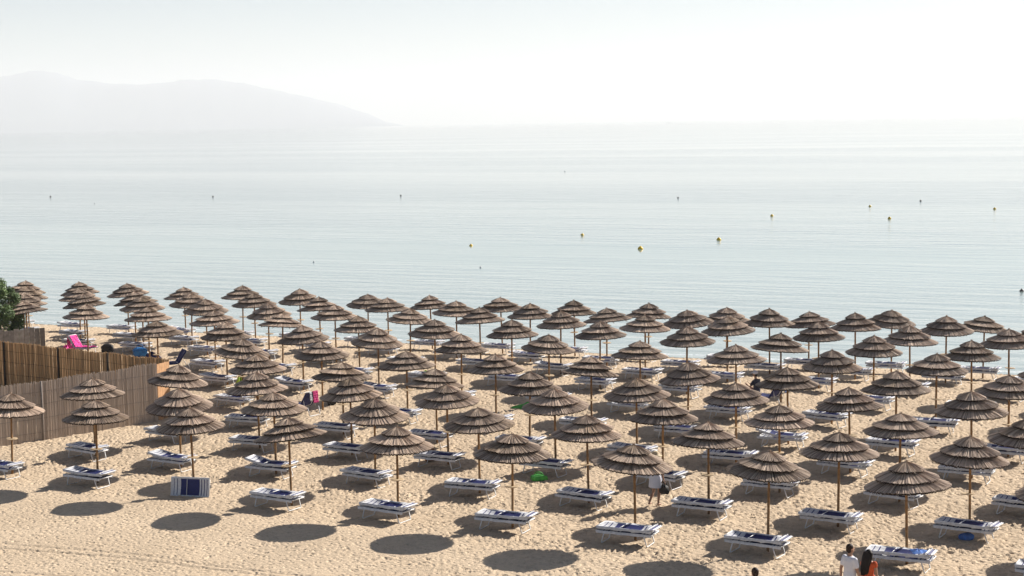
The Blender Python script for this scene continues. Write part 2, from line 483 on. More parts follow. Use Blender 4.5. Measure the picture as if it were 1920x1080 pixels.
def hills():
    D = 16000.0; f = 3102.7
    prof = [(-900, 190), (-600, 172), (-350, 160), (-160, 150), (-60, 146), (0, 141), (45, 136), (90, 133), (118, 138), (140, 145), (165, 150), (220, 151), (300, 149), (350, 147), (400, 149), (480, 157), (560, 169), (630, 187), (690, 208), (730, 224), (800, 240), (900, 250)]
    hz = lambda x: 243.5 - (x / 1920.0) * 31.5
    X = np.array([p[0] for p in prof], float); Yp = np.array([p[1] for p in prof], float)
    r = random.Random(3); rows_ = []
    cols = 150
    for k in range(cols + 1):
        px = -900 + 1800 * k / cols
        py = np.interp(px, X, Yp)
        zt = (hz(px) - py) / f * D + 4 * math.sin(px * .11) + 3 * math.sin(px * .27 + 1)
        xw = (px - 960) / f * D
        rows_.append((xw, zt))
    bmh = bmesh.new(); grid = []
    secs = [(-2600, 0.0), (-1900, 0.18), (-1200, 0.48), (-600, 0.78), (0, 1.0), (900, 0.8), (2200, 0.3), (3200, 0.0)]
    for dy, k in secs:
        line = []
        for xw, zt in rows_:
            z = zt * k * (1 + .05 * math.sin(xw * .004 + dy * .003))
            line.append(bmh.verts.new((xw * (D + dy) / D, D + dy + 60 * math.sin(xw * .003 + dy), max(z, -3.5) if k else -3.5)))
        grid.append(line)
    for a, b in zip(grid, grid[1:]):
        for i in range(cols):
            bmh.faces.new((a[i], a[i + 1], b[i + 1], b[i]))
    me = bpy.data.meshes.new('hills'); bmh.to_mesh(me); me.materials.append(M['hill'])
    for p in me.polygons: p.use_smooth = True
    o = link('hills', me); o['kind'] = 'structure'
hills()

HAZE = True
if HAZE:
    mb = MB()
    mb.box((-15000, -330, -5.5), (15000, FAR + 800, 655))
    hm = bpy.data.materials.new('sea_haze'); hm.use_nodes = True
    t = hm.node_tree; t.nodes.remove(t.nodes['Principled BSDF'])
    pv = nd(t, 'ShaderNodeVolumePrincipled')
    pv.inputs['Color'].default_value = (0.955, 0.955, 0.965, 1)
    pv.inputs['Density'].default_value = 0.000118
    pv.inputs['Anisotropy'].default_value = 0.12
    t.links.new(pv.outputs[0], t.nodes['Material Output'].inputs['Volume'])
    o = mb.build('haze', hm); o['kind'] = 'stuff'

# ------------------------------------------------------------------ parasols
ROWS = [
   [(-1,14.21,42.37,0.999),(0,10.64,44.13,1.002),(1,7.11,45.82,1.001),(2,3.48,47.31,0.989),(3,-0.1,49.11,0.994),(4,-3.67,50.72,0.99),(5,-7.23,52.49,0.993),(6,-10.75,54.49,1.007),(7,-14.42,56.28,1.011),(8,-17.91,58.05,1.014)],
   [(-1,16.7,45.08,1.0),(0,13.15,47.02,1.015),(1,9.6,48.37,0.992),(2,5.97,50.23,1.001),(3,2.34,51.86,0.997),(4,-1.17,53.58,0.998),(5,-4.77,55.53,1.011),(6,-8.39,57.22,1.01),(7,-12.02,58.67,0.997),(8,-15.66,60.91,1.022)],
   [(-1,15.53,49.36,1.002),(0,12.02,50.91,0.992),(1,8.56,52.66,0.995),(2,4.92,54.32,0.993),(3,1.41,56.38,1.012),(4,-2.36,57.93,1.004),(5,-5.95,59.72,1.008),(6,-9.59,61.43,1.008),(7,-12.98,63.42,1.021)],
   [(-1,18.5,51.57,0.999),(0,15.03,53.56,1.016),(1,11.33,55.03,1.002),(2,7.69,56.62,0.995),(3,4.36,58.15,0.985),(4,0.55,59.97,0.992),(5,-2.91,61.44,0.98),(6,-6.62,63.33,0.99),(7,-10.22,65.46,1.011)],
   [(-1,20.73,54.3,1.001),(0,16.99,56.12,1.007),(1,13.48,57.69,0.999),(2,9.94,59.22,0.989),(3,6.47,60.88,0.987),(4,2.97,62.7,0.993),(5,-0.71,64.12,0.979),(6,-4.27,65.66,0.972),(7,-7.96,68.11,1.008),(8,-11.53,69.65,1.0)],
   [(-1,19.32,58.97,0.998),(0,15.67,60.73,1.001),(1,12.12,62.32,0.996),(2,8.72,64.13,1.001),(3,5.1,65.79,0.998),(4,1.47,67.85,1.014),(5,-2.19,69.09,0.993),(6,-5.85,71.16,1.009),(7,-9.33,72.74,1.004),(8,-13.0,74.45,1.004),(9,-16.42,75.88,0.992)],
   [(-1,21.53,61.99,1.001),(0,17.81,63.62,0.998),(1,14.38,65.42,1.002),(2,10.93,66.92,0.993),(3,7.31,69.07,1.012),(4,3.76,71.11,1.024),(5,-0.07,72.54,1.013),(6,-3.51,73.66,0.99),(7,-7.07,75.48,0.995),(8,-10.85,77.15,0.994),(9,-14.3,78.81,0.992),(10,-17.89,80.73,1.0),(11,-21.33,82.44,1.0),(12,-25.0,84.21,1.002)],
   [(-1,23.71,64.94,1.0),(0,20.18,66.68,1.003),(1,16.55,68.34,0.998),(2,13.06,70.07,1.0),(3,9.4,72.01,1.022),(4,5.92,73.53,1.004),(5,2.18,75.33,1.013),(6,-1.52,77.15,1.023),(7,-4.92,78.35,0.977),(8,-8.64,80.19,0.99),(9,-12.16,81.84,0.984),(10,-15.58,83.71,0.999),(11,-19.2,85.39,0.997),(12,-22.69,87.24,1.008),(13,-26.14,88.51,0.972)],
   [(-1,22.35,69.33,1.003),(0,18.8,71.24,1.033),(1,15.22,72.94,1.033),(2,11.7,74.78,1.048),(3,8.05,76.07,0.987),(4,4.44,77.71,0.976),(5,0.84,79.59,1.005),(6,-2.78,81.25,0.998),(7,-6.28,83.02,1.008),(8,-9.9,84.6,0.988),(9,-13.53,86.45,1.01),(10,-17.18,87.93,0.974),(11,-20.57,89.58,0.964),(12,-24.04,91.34,0.974),(13,-27.35,93.05,0.975)],
   [(-1,24.59,72.15,1.003),(0,21.11,73.65,0.981),(1,17.48,75.76,1.017),(2,13.85,76.86,0.952),(3,10.24,78.7,0.971),(4,6.65,80.58,0.993),(5,3.11,82.38,1.001),(6,-0.53,84.1,1.003),(7,-4.2,85.76,0.998),(8,-7.67,87.28,0.978),(9,-11.54,89.56,1.026),(10,-14.92,90.89,1.054),(11,-18.38,92.45,0.985),(12,-22.07,94.47,1.014),(13,-25.29,96.13,1.01),(14,-28.85,97.67,0.995)],
]

CAN_R = 1.16
POLE_TOP = 2.80
def tier_mesh(name, r_in, z_in, r_out, z_out, seed, n):
    """one ring of overlapping radial reed bundles"""
    q = random.Random(seed); mb = MB()
    for j in range(n):
        w0 = 2 * math.pi * j / n; dw = 2 * math.pi / n
        ph = w0 + q.uniform(-0.2, 0.2) * dw
        tone = min(1, max(0, q.gauss(0.45, 0.27)))
        ro = r_out + q.uniform(-0.028, 0.014) - (q.uniform(0, .10) if q.random() < .03 else 0) + (q.uniform(0, .05) if q.random() < .03 else 0); lift = q.uniform(-0.010, 0.012)
        hw0 = dw * 0.58; hw1 = dw * q.uniform(0.50, 0.68)
        rm = r_in + (ro - r_in) * 0.5; bow = 0.008
        def P(r, z, a): return (r * math.cos(a), r * math.sin(a), z)
        zo = z_out + lift - (ro - r_out) * 0.3
        zm = (z_in + zo) / 2 + bow + lift
        a0, a1 = ph - hw0, ph + hw0; b0, b1 = ph - hw1, ph + hw1
        # ridge down the middle of the bundle so that it is not flat
        rid = q.uniform(0.003, 0.011)
        mb.face([P(r_in, z_in, a0), P(rm, zm, a0), P(rm, zm + rid, ph), P(r_in, z_in + .004, ph)], tone)
        mb.face([P(r_in, z_in + .004, ph), P(rm, zm + rid, ph), P(rm, zm, a1), P(r_in, z_in, a1)], tone)
        mb.face([P(rm, zm, a0), P(ro, zo, b0), P(ro, zo + rid, ph), P(rm, zm + rid, ph)], tone)
        mb.face([P(rm, zm + rid, ph), P(ro, zo + rid, ph), P(ro, zo, b1), P(rm, zm, a1)], tone)
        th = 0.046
        mb.face([P(ro, zo, b0), P(ro - .03, zo - th, b0), P(ro - .03, zo - th, b1), P(ro, zo, b1), P(ro, zo + rid * .5, ph)], 0.0, 1)  # outer rim face, painted near-black to deepen the shade line between tiers
    m = 40
    for j in range(m):        # underside
        a0, a1 = 2 * math.pi * j / m, 2 * math.pi * (j + 1) / m
        r1 = r_out - 0.05
        mb.face([(r_in * .9 * math.cos(a1), r_in * .9 * math.sin(a1), z_in - .03), (r1 * math.cos(a1), r1 * math.sin(a1), z_out - .04),
                 (r1 * math.cos(a0), r1 * math.sin(a0), z_out - .03), (r_in * .9 * math.cos(a0), r_in * .9 * math.sin(a0), z_in - .03)], 0.3)
    return mb.mesh(name, [M['thatch'], M['reed_edge_shade']])

# canopy frame of reference: z = 0 at the apex
TIERS = []
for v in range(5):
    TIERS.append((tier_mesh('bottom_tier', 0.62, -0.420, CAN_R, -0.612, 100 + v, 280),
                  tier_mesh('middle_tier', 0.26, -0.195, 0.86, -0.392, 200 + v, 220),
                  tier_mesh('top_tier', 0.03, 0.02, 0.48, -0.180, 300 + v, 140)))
def lathe_mesh(name, prof, mat, n=12, smooth=True):
    mb = MB(); mb.lathe(prof, n); return mb.mesh(name, mat, smooth)
POLE_ME = lathe_mesh('pole', [(0.001, -0.45), (0.040, -0.44), (0.039, 0.6), (0.038, 1.4), (0.036, 2.2), (0.034, POLE_TOP), (0.001, POLE_TOP + .005)], M['pole'], 10)
TRAY_ME = lathe_mesh('tray', [(0.042, 1.215), (0.19, 1.235), (0.205, 1.245), (0.205, 1.262), (0.19, 1.268), (0.042, 1.262)], M['tray'], 18, False)
def _frame():
    mb = MB()
    mb.lathe([(0.05, -0.56), (0.075, -0.55), (0.075, -0.47), (0.05, -0.46)], 10)
    for k in range(8):
        a = k * math.pi / 4
        mb.tube([(0.05 * math.cos(a), 0.05 * math.sin(a), -0.24), (0.55 * math.cos(a), 0.55 * math.sin(a), -0.45), (1.05 * math.cos(a), 1.05 * math.sin(a), -0.635)], 0.014, 5)
        mb.tube([(0.06 * math.cos(a), 0.06 * math.sin(a), -0.52), (0.6 * math.cos(a), 0.6 * math.sin(a), -0.47)], 0.010, 5)
    return mb.mesh('canopy_frame', M['pole'])
FRAME_ME = _frame()
def _tip():
    mb = MB(); q = random.Random(5)
    for k in range(18):
        a = q.uniform(0, 6.28); r = q.uniform(0, .02); o_ = q.uniform(0.01, .045)
        mb.tube([(r * math.cos(a), r * math.sin(a), -0.01), ((r + o_) * math.cos(a), (r + o_) * math.sin(a), q.uniform(.03, .075))], [.008, .004], 4, q.random())
    return mb.mesh('tip_tuft', M['thatch'])
TIP_ME = _tip()

ORD = ['zeroth', 'first', 'second', 'third', 'fourth', 'fifth', 'sixth', 'seventh', 'eighth', 'ninth', 'tenth', 'eleventh', 'twelfth', 'thirteenth', 'fourteenth', 'fifteenth', 'sixteenth']
ROWNAME = ['front row', 'second row', 'third row', 'fourth row', 'fifth row', 'sixth row', 'seventh row', 'eighth row', 'ninth row', 'tenth row by the water']
NO_TRAY = {(0, 0), (0, 1), (0, 2), (1, 1), (2, 0), (2, 5)}
TILT = {(0, 2): (6, 100), (0, 1): (3, 80), (0, 0): (3, 200), (9, 1): (7, 20), (4, 4): (6, 150), (5, 6): (5, 40), (3, 5): (5, 120), (4, 8): (5, 60)}
# rows whose right-hand end starts wholly or partly past the picture's right edge
SPOT = {}
for j, row in enumerate(ROWS):
    seen = 0
    for (i, x, y, hs) in row:
        SPOT[(j, i)] = (x, y)
        off = i == -1 and j in (1, 3, 4, 6, 7, 9)
        if off:
            where = 'just past the right picture edge, ' + ROWNAME[j]
            lab = 'brown reed parasol standing ' + where
        else:
            seen += 1
            where = (ORD[seen] + ' from right, ' if seen > 1 else 'rightmost, ') + ROWNAME[j]
            lab = 'brown tiered reed parasol, ' + where + (' from the front' if 0 < j < 9 else '')
        SPOT[(j, i, 'w')] = where
        t = thing('reed_parasol', lab, 'parasol', (x, y, gz(x, y)), 0, 'reed parasols in rows on the sand')
        q = random.Random(j * 50 + i)
        lean = (q.gauss(0, 0.011), q.gauss(0, 0.011))
        t.rotation_euler = (lean[0], lean[1], 0)
        t.scale = (1, 1, hs)
        p = link('pole', POLE_ME, t); p.rotation_euler[2] = q.uniform(0, 6)
        if (j, i) not in NO_TRAY:
            tr = link('tray', TRAY_ME, t); tr.location = (0, 0, q.uniform(-.08, .06)); tr.rotation_euler = (q.gauss(0, .03), q.gauss(0, .03), q.uniform(0, 6))
        deg, az = TILT.get((j, i), (abs(q.gauss(0, 3.0)), q.uniform(0, 360)))
        ax = Vector((math.cos(R(az)), math.sin(R(az)), 0))
        rot = Matrix.Rotation(R(deg), 4, ax)
        sc = q.uniform(0.97, 1.035)
        tiers = TIERS[q.randrange(5)]; zk = q.uniform(.90, 1.07)
        base = Matrix.Translation((0, 0, POLE_TOP + 0.045))
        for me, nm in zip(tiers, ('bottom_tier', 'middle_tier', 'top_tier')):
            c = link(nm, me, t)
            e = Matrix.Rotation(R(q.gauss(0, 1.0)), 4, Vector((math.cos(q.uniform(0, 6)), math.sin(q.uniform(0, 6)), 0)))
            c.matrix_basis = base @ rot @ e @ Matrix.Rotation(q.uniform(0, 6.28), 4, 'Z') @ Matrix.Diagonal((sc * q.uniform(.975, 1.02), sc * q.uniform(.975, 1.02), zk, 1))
        c = link('canopy_frame', FRAME_ME, t); c.matrix_basis = base @ rot @ Matrix.Rotation(q.uniform(0, 6), 4, 'Z')
        c = link('tip_tuft', TIP_ME, t); c.matrix_basis = base @ Matrix.Rotation(q.uniform(0, 6), 4, 'Z')

# ------------------------------------------------------------------ loungers
LL, LW, LH = 0.86, 0.31, 0.37          # half length, half width, rail height
def frame_mesh(back=0.0):
    mb = MB(); r = 0.016
    def A(x, y, z=0.0):                 # backrest part turns up about x = -0.15 when back > 0
        if back and x < -0.15:
            d = -0.15 - x
            return (-0.15 - d * math.cos(back), y, LH + d * math.sin(back) + z)
        return (x, y, LH + z)
    for s in (-1, 1):
        mb.tube([A(-LL, s * LW), A(-0.15, s * LW), A(LL - .05, s * LW), A(LL, s * (LW - .05))], r, 8)
    mb.tube([A(-LL, -LW), A(-LL, LW)], r, 8)
    mb.tube([A(LL, -LW + .05), A(LL, LW - .05)], r, 8)
    mb.tube([A(-0.15, -LW), A(-0.15, LW)], r * .8, 6)
    if back:
        for s in (-1, 1): mb.tube([A(-0.55, s * LW), (-0.42, s * LW, LH - .01)], .010, 6)
    return mb.mesh('frame', M['white_metal'], True)
def sling_mesh(back=0.0, sag=0.085, mat=None, seed=0):
    q = random.Random(seed)
    nx, ny = 30, 12; vs = []; fs = []; ty = [-1, -.999, -.998] + [-.98 + 1.96 * k / 6 for k in range(7)] + [.998, .999, 1]; tz = {0: -.062, 1: -.03, 2: .012, 10: .012, 11: -.03, 12: -.062}
    for i in range(nx + 1):
        x = -LL + 2 * LL * i / nx
        for k in range(ny + 1):
            y = (LW + .018) * ty[k]
            e = 1 - (y / LW) ** 2
            z = -sag * max(e, 0) * (1 - 0.6 * abs(x / LL) ** 3) + 0.018 + 0.006 * math.sin(x * 9 + y * 5 + seed)
            if k in tz: z = tz[k] + (0.006 * math.sin(x * 13 + k + seed) if k in (0, 12) else 0)
            if back and x < -0.15:
                d = -0.15 - x
                vs.append((-0.15 - d * math.cos(back) + z * math.sin(back), y, LH + d * math.sin(back) + z * math.cos(back)))
            else: vs.append((x, y, LH + z))
    for i in range(nx):
        for k in range(ny):
            a = i * (ny + 1) + k
            fs.append((a, a + ny + 1, a + ny + 2, a + 1))
    me = bpy.data.meshes.new('sling'); me.from_pydata(vs, [], fs); me.materials.append(mat or M['sling'])
    me.polygons.foreach_set('use_smooth', [True] * len(fs)); me.update()
    return me
def leg_mesh(sgn):                       # U-shaped leg, splayed outwards
    mb = MB(); x0, x1 = sgn * 0.60, sgn * 0.70
    mb.tube([(x0, -LW, LH - .01), (x1, -LW + .01, 0.03), (x1, -LW + .04, .014), (x1, LW - .04, .014), (x1, LW - .01, 0.03), (x0, LW, LH - .01)], 0.018, 7)
    return mb.mesh('leg', M['white_metal'], True)
def leg_folded(sgn):
    mb = MB(); x0, x1 = sgn * 0.66, sgn * 0.22
    mb.tube([(x0, -LW + .03, LH - .015), (x1, -LW + .03, LH - .09), (x1, -LW + .06, LH - .096), (x1, LW - .06, LH - .096), (x1, LW - .03, LH - .09), (x0, LW - .03, LH - .015)], 0.013, 7)
    return mb.mesh('leg', M['white_metal'], True)
def hood_mesh():                         # folded sun hood at the head end
    mb = MB()
    mb.tube([(0.62, -LW - .02, LH + .02), (0.92, -LW - .02, LH + .05), (0.96, -LW + .04, LH + .05), (0.96, LW - .04, LH + .05), (0.92, LW + .02, LH + .05), (0.62, LW + .02, LH + .02)], 0.011, 6)
    mb.tube([(0.66, -LW - .02, LH + .03), (0.80, -LW - .02, LH + .085), (0.82, -LW + .05, LH + .09), (0.82, LW - .05, LH + .09), (0.80, LW + .02, LH + .085), (0.66, LW + .02, LH + .03)], 0.010, 6)
    n = 6
    for k in range(n):                   # pleats
        y0, y1 = -LW, LW
        xa, xb = 0.70 + .040 * k, 0.70 + .040 * (k + 1)
        za, zb = LH + .035 + (.03 if k % 2 else 0), LH + .035 + (0 if k % 2 else .03)
        mb.face([(xa, y0, za), (xb, y0, zb), (xb, y1, zb), (xa, y1, za)], .5, 1 if k % 3 else 2)
    return mb.mesh('sun_hood', [M['white_metal'], M['white_cloth'], M['navy']])
FR0, HOOD = frame_mesh(), hood_mesh()
FRV = [(frame_mesh(R(d)), sling_mesh(R(d), .09, None, 5)) for d in (5, 9, 14)]
SL = [sling_mesh(seed=s, sag=.095 + .012 * s) for s in range(3)]
LEGS = [leg_mesh(-1), leg_mesh(1)]; LEGF = [leg_folded(-1), leg_folded(1)]

LANG = -30.5
def lounger(label, x, y, z, rz, upper, q, group):
    t = thing('sun_lounger', label, 'sun lounger', (x, y, z), rz, group)
    v = q.choice(FRV) if upper and y > 50 and q.random() < .2 else (FR0, SL[q.randrange(3)])
    link('frame', v[0], t)
    link('sling', v[1], t)
    for l in (LEGF if upper else LEGS): link('leg', l, t)
    if upper: link('sun_hood', HOOD, t)
    return t
SKIP = {(0, 6), (6, 11), (6, 10), (4, 7), (6, 2)}
UP = 0.125
for j, row in enumerate(ROWS):
    for (i, x, y, hs) in row:
        if (j, i) in SKIP: continue
        if i == -1 and j in (4, 6, 7, 9): continue
        q = random.Random(900 + j * 40 + i)
        ang = R(LANG + q.gauss(0, 3.6))
        ux, uy = math.cos(ang), math.sin(ang)
        off_n, off_u = -0.46 + q.gauss(0, .04), -0.03 + q.gauss(0, .10)
        lx, ly = x + ux * off_u - uy * off_n, y + uy * off_u + ux * off_n
        z = gz(lx, ly) + 0.005
        w = SPOT[(j, i, 'w')]
        lounger('bottom stacked lounger under parasol ' + w, lx, ly, z, ang, False, q, 'striped loungers stacked in pairs')
        u = lounger('top stacked lounger under parasol ' + w, lx + q.gauss(0, .035), ly + q.gauss(0, .025), z + UP, ang + R(q.gauss(0, 2.0)), True, q, 'striped loungers stacked in pairs')
        u.rotation_euler[0] = R(q.gauss(-0.3, .5))

# ------------------------------------------------------------------ lounger lying on its side, loungers with raised backs
def to_root(root, M4):
    root.matrix_world = M4
t = thing('sun_lounger', 'navy lounger tipped on its side against a front row parasol pole', 'sun lounger', group='single loungers')
link('frame', FR0, t); link('sling', sling_mesh(seed=7, sag=.05), t)
for l in LEGF: link('leg', l, t)
gx, gy = -10.78, 53.98
ang = R(-14)
t.matrix_world = Matrix.Translation((gx, gy, gz(gx, gy) + LW + .005)) @ Matrix.Rotation(ang, 4, 'Z') @ Matrix.Rotation(R(80), 4, 'X') @ Matrix.Translation((0, 0, -LH)) @ Matrix.Diagonal((0.8, 1, 1, 1))

BACK = R(58)
FRB = frame_mesh(BACK)
def raised(label, x, y, rz, mat=None, back_sling=None):
    t = thing('sun_lounger', label, 'sun lounger', (x, y, gz(x, y) + .005), rz, 'single loungers')
    link('frame', FRB, t); link('sling', sling_mesh(BACK, .05, mat, 3), t)
    for l in LEGS: link('leg', l, t)
    return t
def towel(label, x, y, rz, mat, y0, y1, d0, d1, off=.03):
    """a towel hung over the raised backrest: local lounger frame"""
    mb = MB(); n = 12; pts = []
    for k in range(n + 1):
        d = d0 + (d1 - d0) * k / n
        if d <= 0.71: p = (-0.15 - d * math.cos(BACK) + off * math.sin(BACK), LH + d * math.sin(BACK) + off * math.cos(BACK))
        else:
            e = d - 0.71; p = (-0.15 - .71 * math.cos(BACK) - .05 - e * .12, LH + .71 * math.sin(BACK) + .03 - e)
        pts.append(p)
    m = 6
    for k in range(n):
        for c in range(m):
            ya, yb = y0 + (y1 - y0) * c / m, y0 + (y1 - y0) * (c + 1) / m
            w = lambda kk, cc: .014 * math.sin(kk * 1.3 + cc * 2.1)
            (xa, za), (xb, zb) = pts[k], pts[k + 1]
            mb.face([(xa + w(k, c), ya, za), (xb + w(k + 1, c), ya, zb), (xb + w(k + 1, c + 1), yb, zb), (xa + w(k, c + 1), yb, za)])
    o = mb.build('towel', mat, None, True)
    sm = o.modifiers.new('thick', 'SOLIDIFY'); sm.thickness = .014
    o.location = (x, y, gz(x, y) + .005); o.rotation_euler = (0, 0, rz)
    return tag(o, label, 'towel', 'beach towels')

def near(j, i, n=-0.46, u=0.0):
    x, y = SPOT[(j, i)]; a = R(LANG)
    return x + math.cos(a) * u - math.sin(a) * n, y + math.sin(a) * u + math.cos(a) * n
RZ = R(LANG)
x, y = -22.35, 84.9
raised('raised lounger draped with pink towels beyond the reed fence', x, y, RZ + R(8))
towel('bright pink towel hanging over the lounger beyond the reed fence', x, y, RZ + R(8), M['pink'], -.29, .28, -.02, 1.30)
mb = MB()
for k in range(10):
    for c in range(6):
        P = lambda a, b: (-.08 + .088 * a, -.29 + .095 * b, LH + .03 + .02 * math.sin(a * 1.1 + b))
        mb.face([P(k, c), P(k + 1, c), P(k + 1, c + 1), P(k, c + 1)])
o = mb.build('towel', M['pink'], None, True); sm = o.modifiers.new('thick', 'SOLIDIFY'); sm.thickness = .02
o.location = (x, y, gz(x, y) + .005); o.rotation_euler = (0, 0, RZ + R(8))
tag(o, 'pink towel spread flat on the lounger seat beyond the reed fence', 'towel', 'beach towels')

x, y = -16.35, 79.0
raised('lounger with raised navy back near the corner of the reed fence', x, y, RZ + R(235), M['navy'])
x, y = near(4, 7, -.9, -.35)
raised('raised lounger under a magenta and navy towel, left of centre', x, y, RZ + R(172), M['navy'])
towel('magenta and navy towel over a raised lounger left of centre', x, y, RZ + R(172), M['magenta'], -.30, -.02, .05, 1.2)
towel('white edged towel over a raised lounger left of centre', x, y, RZ + R(172), M['white_cloth'], .05, .16, .1, 1.1)
x, y = near(6, 2, -.75, -.15)
raised('lounger with upright navy back behind the seated person in white cap', x, y, RZ + R(165), M['navy'])
towel('pale blue towel over the upright navy lounger, right of centre', x, y, RZ + R(165), M['pale_blue'], -.30, -.12, .1, 1.15)
READ = (x, y)

# ------------------------------------------------------------------ bags and other small things
def soft_box(mb, sx, sy, sz, seed, n=8):
    q = random.Random(seed); ph = [q.uniform(0, 6) for _ in range(6)]
    rings = []
    for k in range(n + 1):
        v = k / n; z = sz * v
        w = (1 - abs(2 * v - 0.9) ** 4 * .38)
        ring = []
        for c in range(16):
            a = 2 * math.pi * c / 16; ca, sa = math.cos(a), math.sin(a)
            e = 0.34
            px = sx * .5 * w * math.copysign(abs(ca) ** e, ca); py = sy * .5 * w * math.copysign(abs(sa) ** e, sa)
            b = 1 + .09 * math.sin(3 * a + ph[0] + 4 * v) + .06 * math.sin(5 * a + ph[1] - 6 * v)
            ring.append((px * b, py * b, z + .04 * sz * math.sin(2 * a + ph[2])))
        rings.append(ring)
    for a, b in zip(rings, rings[1:]):
        for c in range(16):
            mb.face([a[c], a[(c + 1) % 16], b[(c + 1) % 16], b[c]])
    mb.face(list(reversed(rings[0]))); mb.face(rings[-1])
def bag(label, x, y, z, sx, sy, sz, mat, seed, cat='bag', handle=True, rz=0.3, name='beach_bag', group='beach bags'):
    t = thing(name, label, cat, (x, y, z), rz, group)
    mb = MB(); soft_box(mb, sx, sy, sz, seed); mb.build('bag_body', mat, t, True)
    if handle:
        for s in (-1, 1):
            mb = MB()
            mb.tube([(-sx * .25, s * sy * .22, sz * .92), (-sx * .2, s * sy * .2, sz * 1.25), (0, s * sy * .16, sz * 1.38), (sx * .2, s * sy * .2, sz * 1.25), (sx * .25, s * sy * .22, sz * .92)], .013, 6)
            mb.build('handle', mat, t, True)
    return t
def heap(label, x, y, z, r, h, mat, seed, name='crumpled_towel', cat='towel', sx=1.0):
    q = random.Random(seed); mb = MB(); n, m = 7, 18; g = []
    ph = [q.uniform(0, 6) for _ in range(5)]
    for k in range(n + 1):
        v = k / n; ring = []
        for c in range(m):
            a = 2 * math.pi * c / m
            rr = r * v * (1 + .22 * math.sin(3 * a + ph[0]) + .12 * math.sin(7 * a + ph[1]))
            zz = h * (1 - v ** 2.2) * (1 + .3 * math.sin(4 * a + ph[2] + 5 * v))
            ring.append((rr * math.cos(a) * sx, rr * math.sin(a), max(zz, 0) + .002))
        g.append(ring)
    for a, b in zip(g, g[1:]):
        for c in range(m): mb.face([a[c], b[c], b[(c + 1) % m], a[(c + 1) % m]])
    o = mb.build(name, mat, None, True); o.location = (x, y, z)
    return tag(o, label, cat, 'beach towels')
def G(x, y): return gz(x, y) + .01

bag('bright green beach bag on the sand beneath a lounger, front centre', 0.80, 55.1, G(.8, 55.1), .52, .38, .22, M['green'], 1)
bag('blue bag on the sand beneath the lounger near the walking couple', 12.93, 46.55, G(12.93, 46.55), .38, .26, .20, M['royal'], 2, handle=False)
bag('blue cool bag on the sand just beyond the reed fence corner', -19.0, 83.6, G(-19, 83.6), .70, .45, .45, M['blue'], 3)
heap('navy and white clothes heaped beyond the reed fence corner', -18.2, 82.6, G(-18.2, 82.6), .42, .30, M['navy'], 4, 'clothes_heap', 'clothes')
bag('black bag standing to the right of the pink towels', -21.1, 85.4, G(-21.1, 85.4), .60, .35, .42, M['black'], 5, handle=False)
x, y = near(5, 4, -.95, -.35)
heap('bright green inflatable mat lying under a lounger, back centre', x, y, G(x, y), 0.50, .20, M['green'], 6, 'inflatable_mat', 'inflatable', 1.3)
x, y = near(6, 7, -.3, .85)
x, y = near(5, 5, -.2, -.65)
heap('lime green towel bundled on the sand, back centre', x - 1.1, y + 4.6, G(x - 1.1, y + 4.6), .28, .42, M['lime'], 7)
x, y = near(5, 8, -.2, .9)
heap('yellow green towel hanging at a lounger end, back left', x, y, G(x, y), .24, .45, M['lime'], 8)
x, y = near(6, 3, -.46, -.45)
bag('teal blue box bag on top of a lounger, back right', x, y, G(x, y) + LH + UP + .06, .46, .34, .28, M['blue'], 9)
x, y = near(2, 4, -.15, -.75)
bag('brown straw bag behind a front row parasol, centre left', x + .05, y + .4, G(x, y + .4), .44, .36, .42, M['brown_bag'], 10)
# dark rucksack hanging on a parasol pole
px_, py_ = SPOT[(4, 7)]
bag('dark rucksack on the sand beside the pole, left of centre', px_ + .25, py_ + 1.0, G(px_ + .25, py_ + 1.0), .34, .28, .55, M['black'], 11)
x, y = near(6, 3, -.5, .6)
bag('black holdall beside the seated person in white cap', READ[0] - 1.5, READ[1] + 1.0, G(READ[0] - 1.5, READ[1] + 1.0), .65, .4, .45, M['black'], 12)
# towel lying over the front right lounger
x, y = near(0, 0, -.46, .45)
heap('royal blue towel folded on the lounger beside the walking couple', x, y, gz(x, y) + LH + UP + .035, .24, .05, M['royal'], 13, 'folded_towel')

heap('pink towel bundle on the sand left of the pink lounger', -23.0, 84.6, G(-23.0, 84.6), .50, .42, M['pink'], 14)

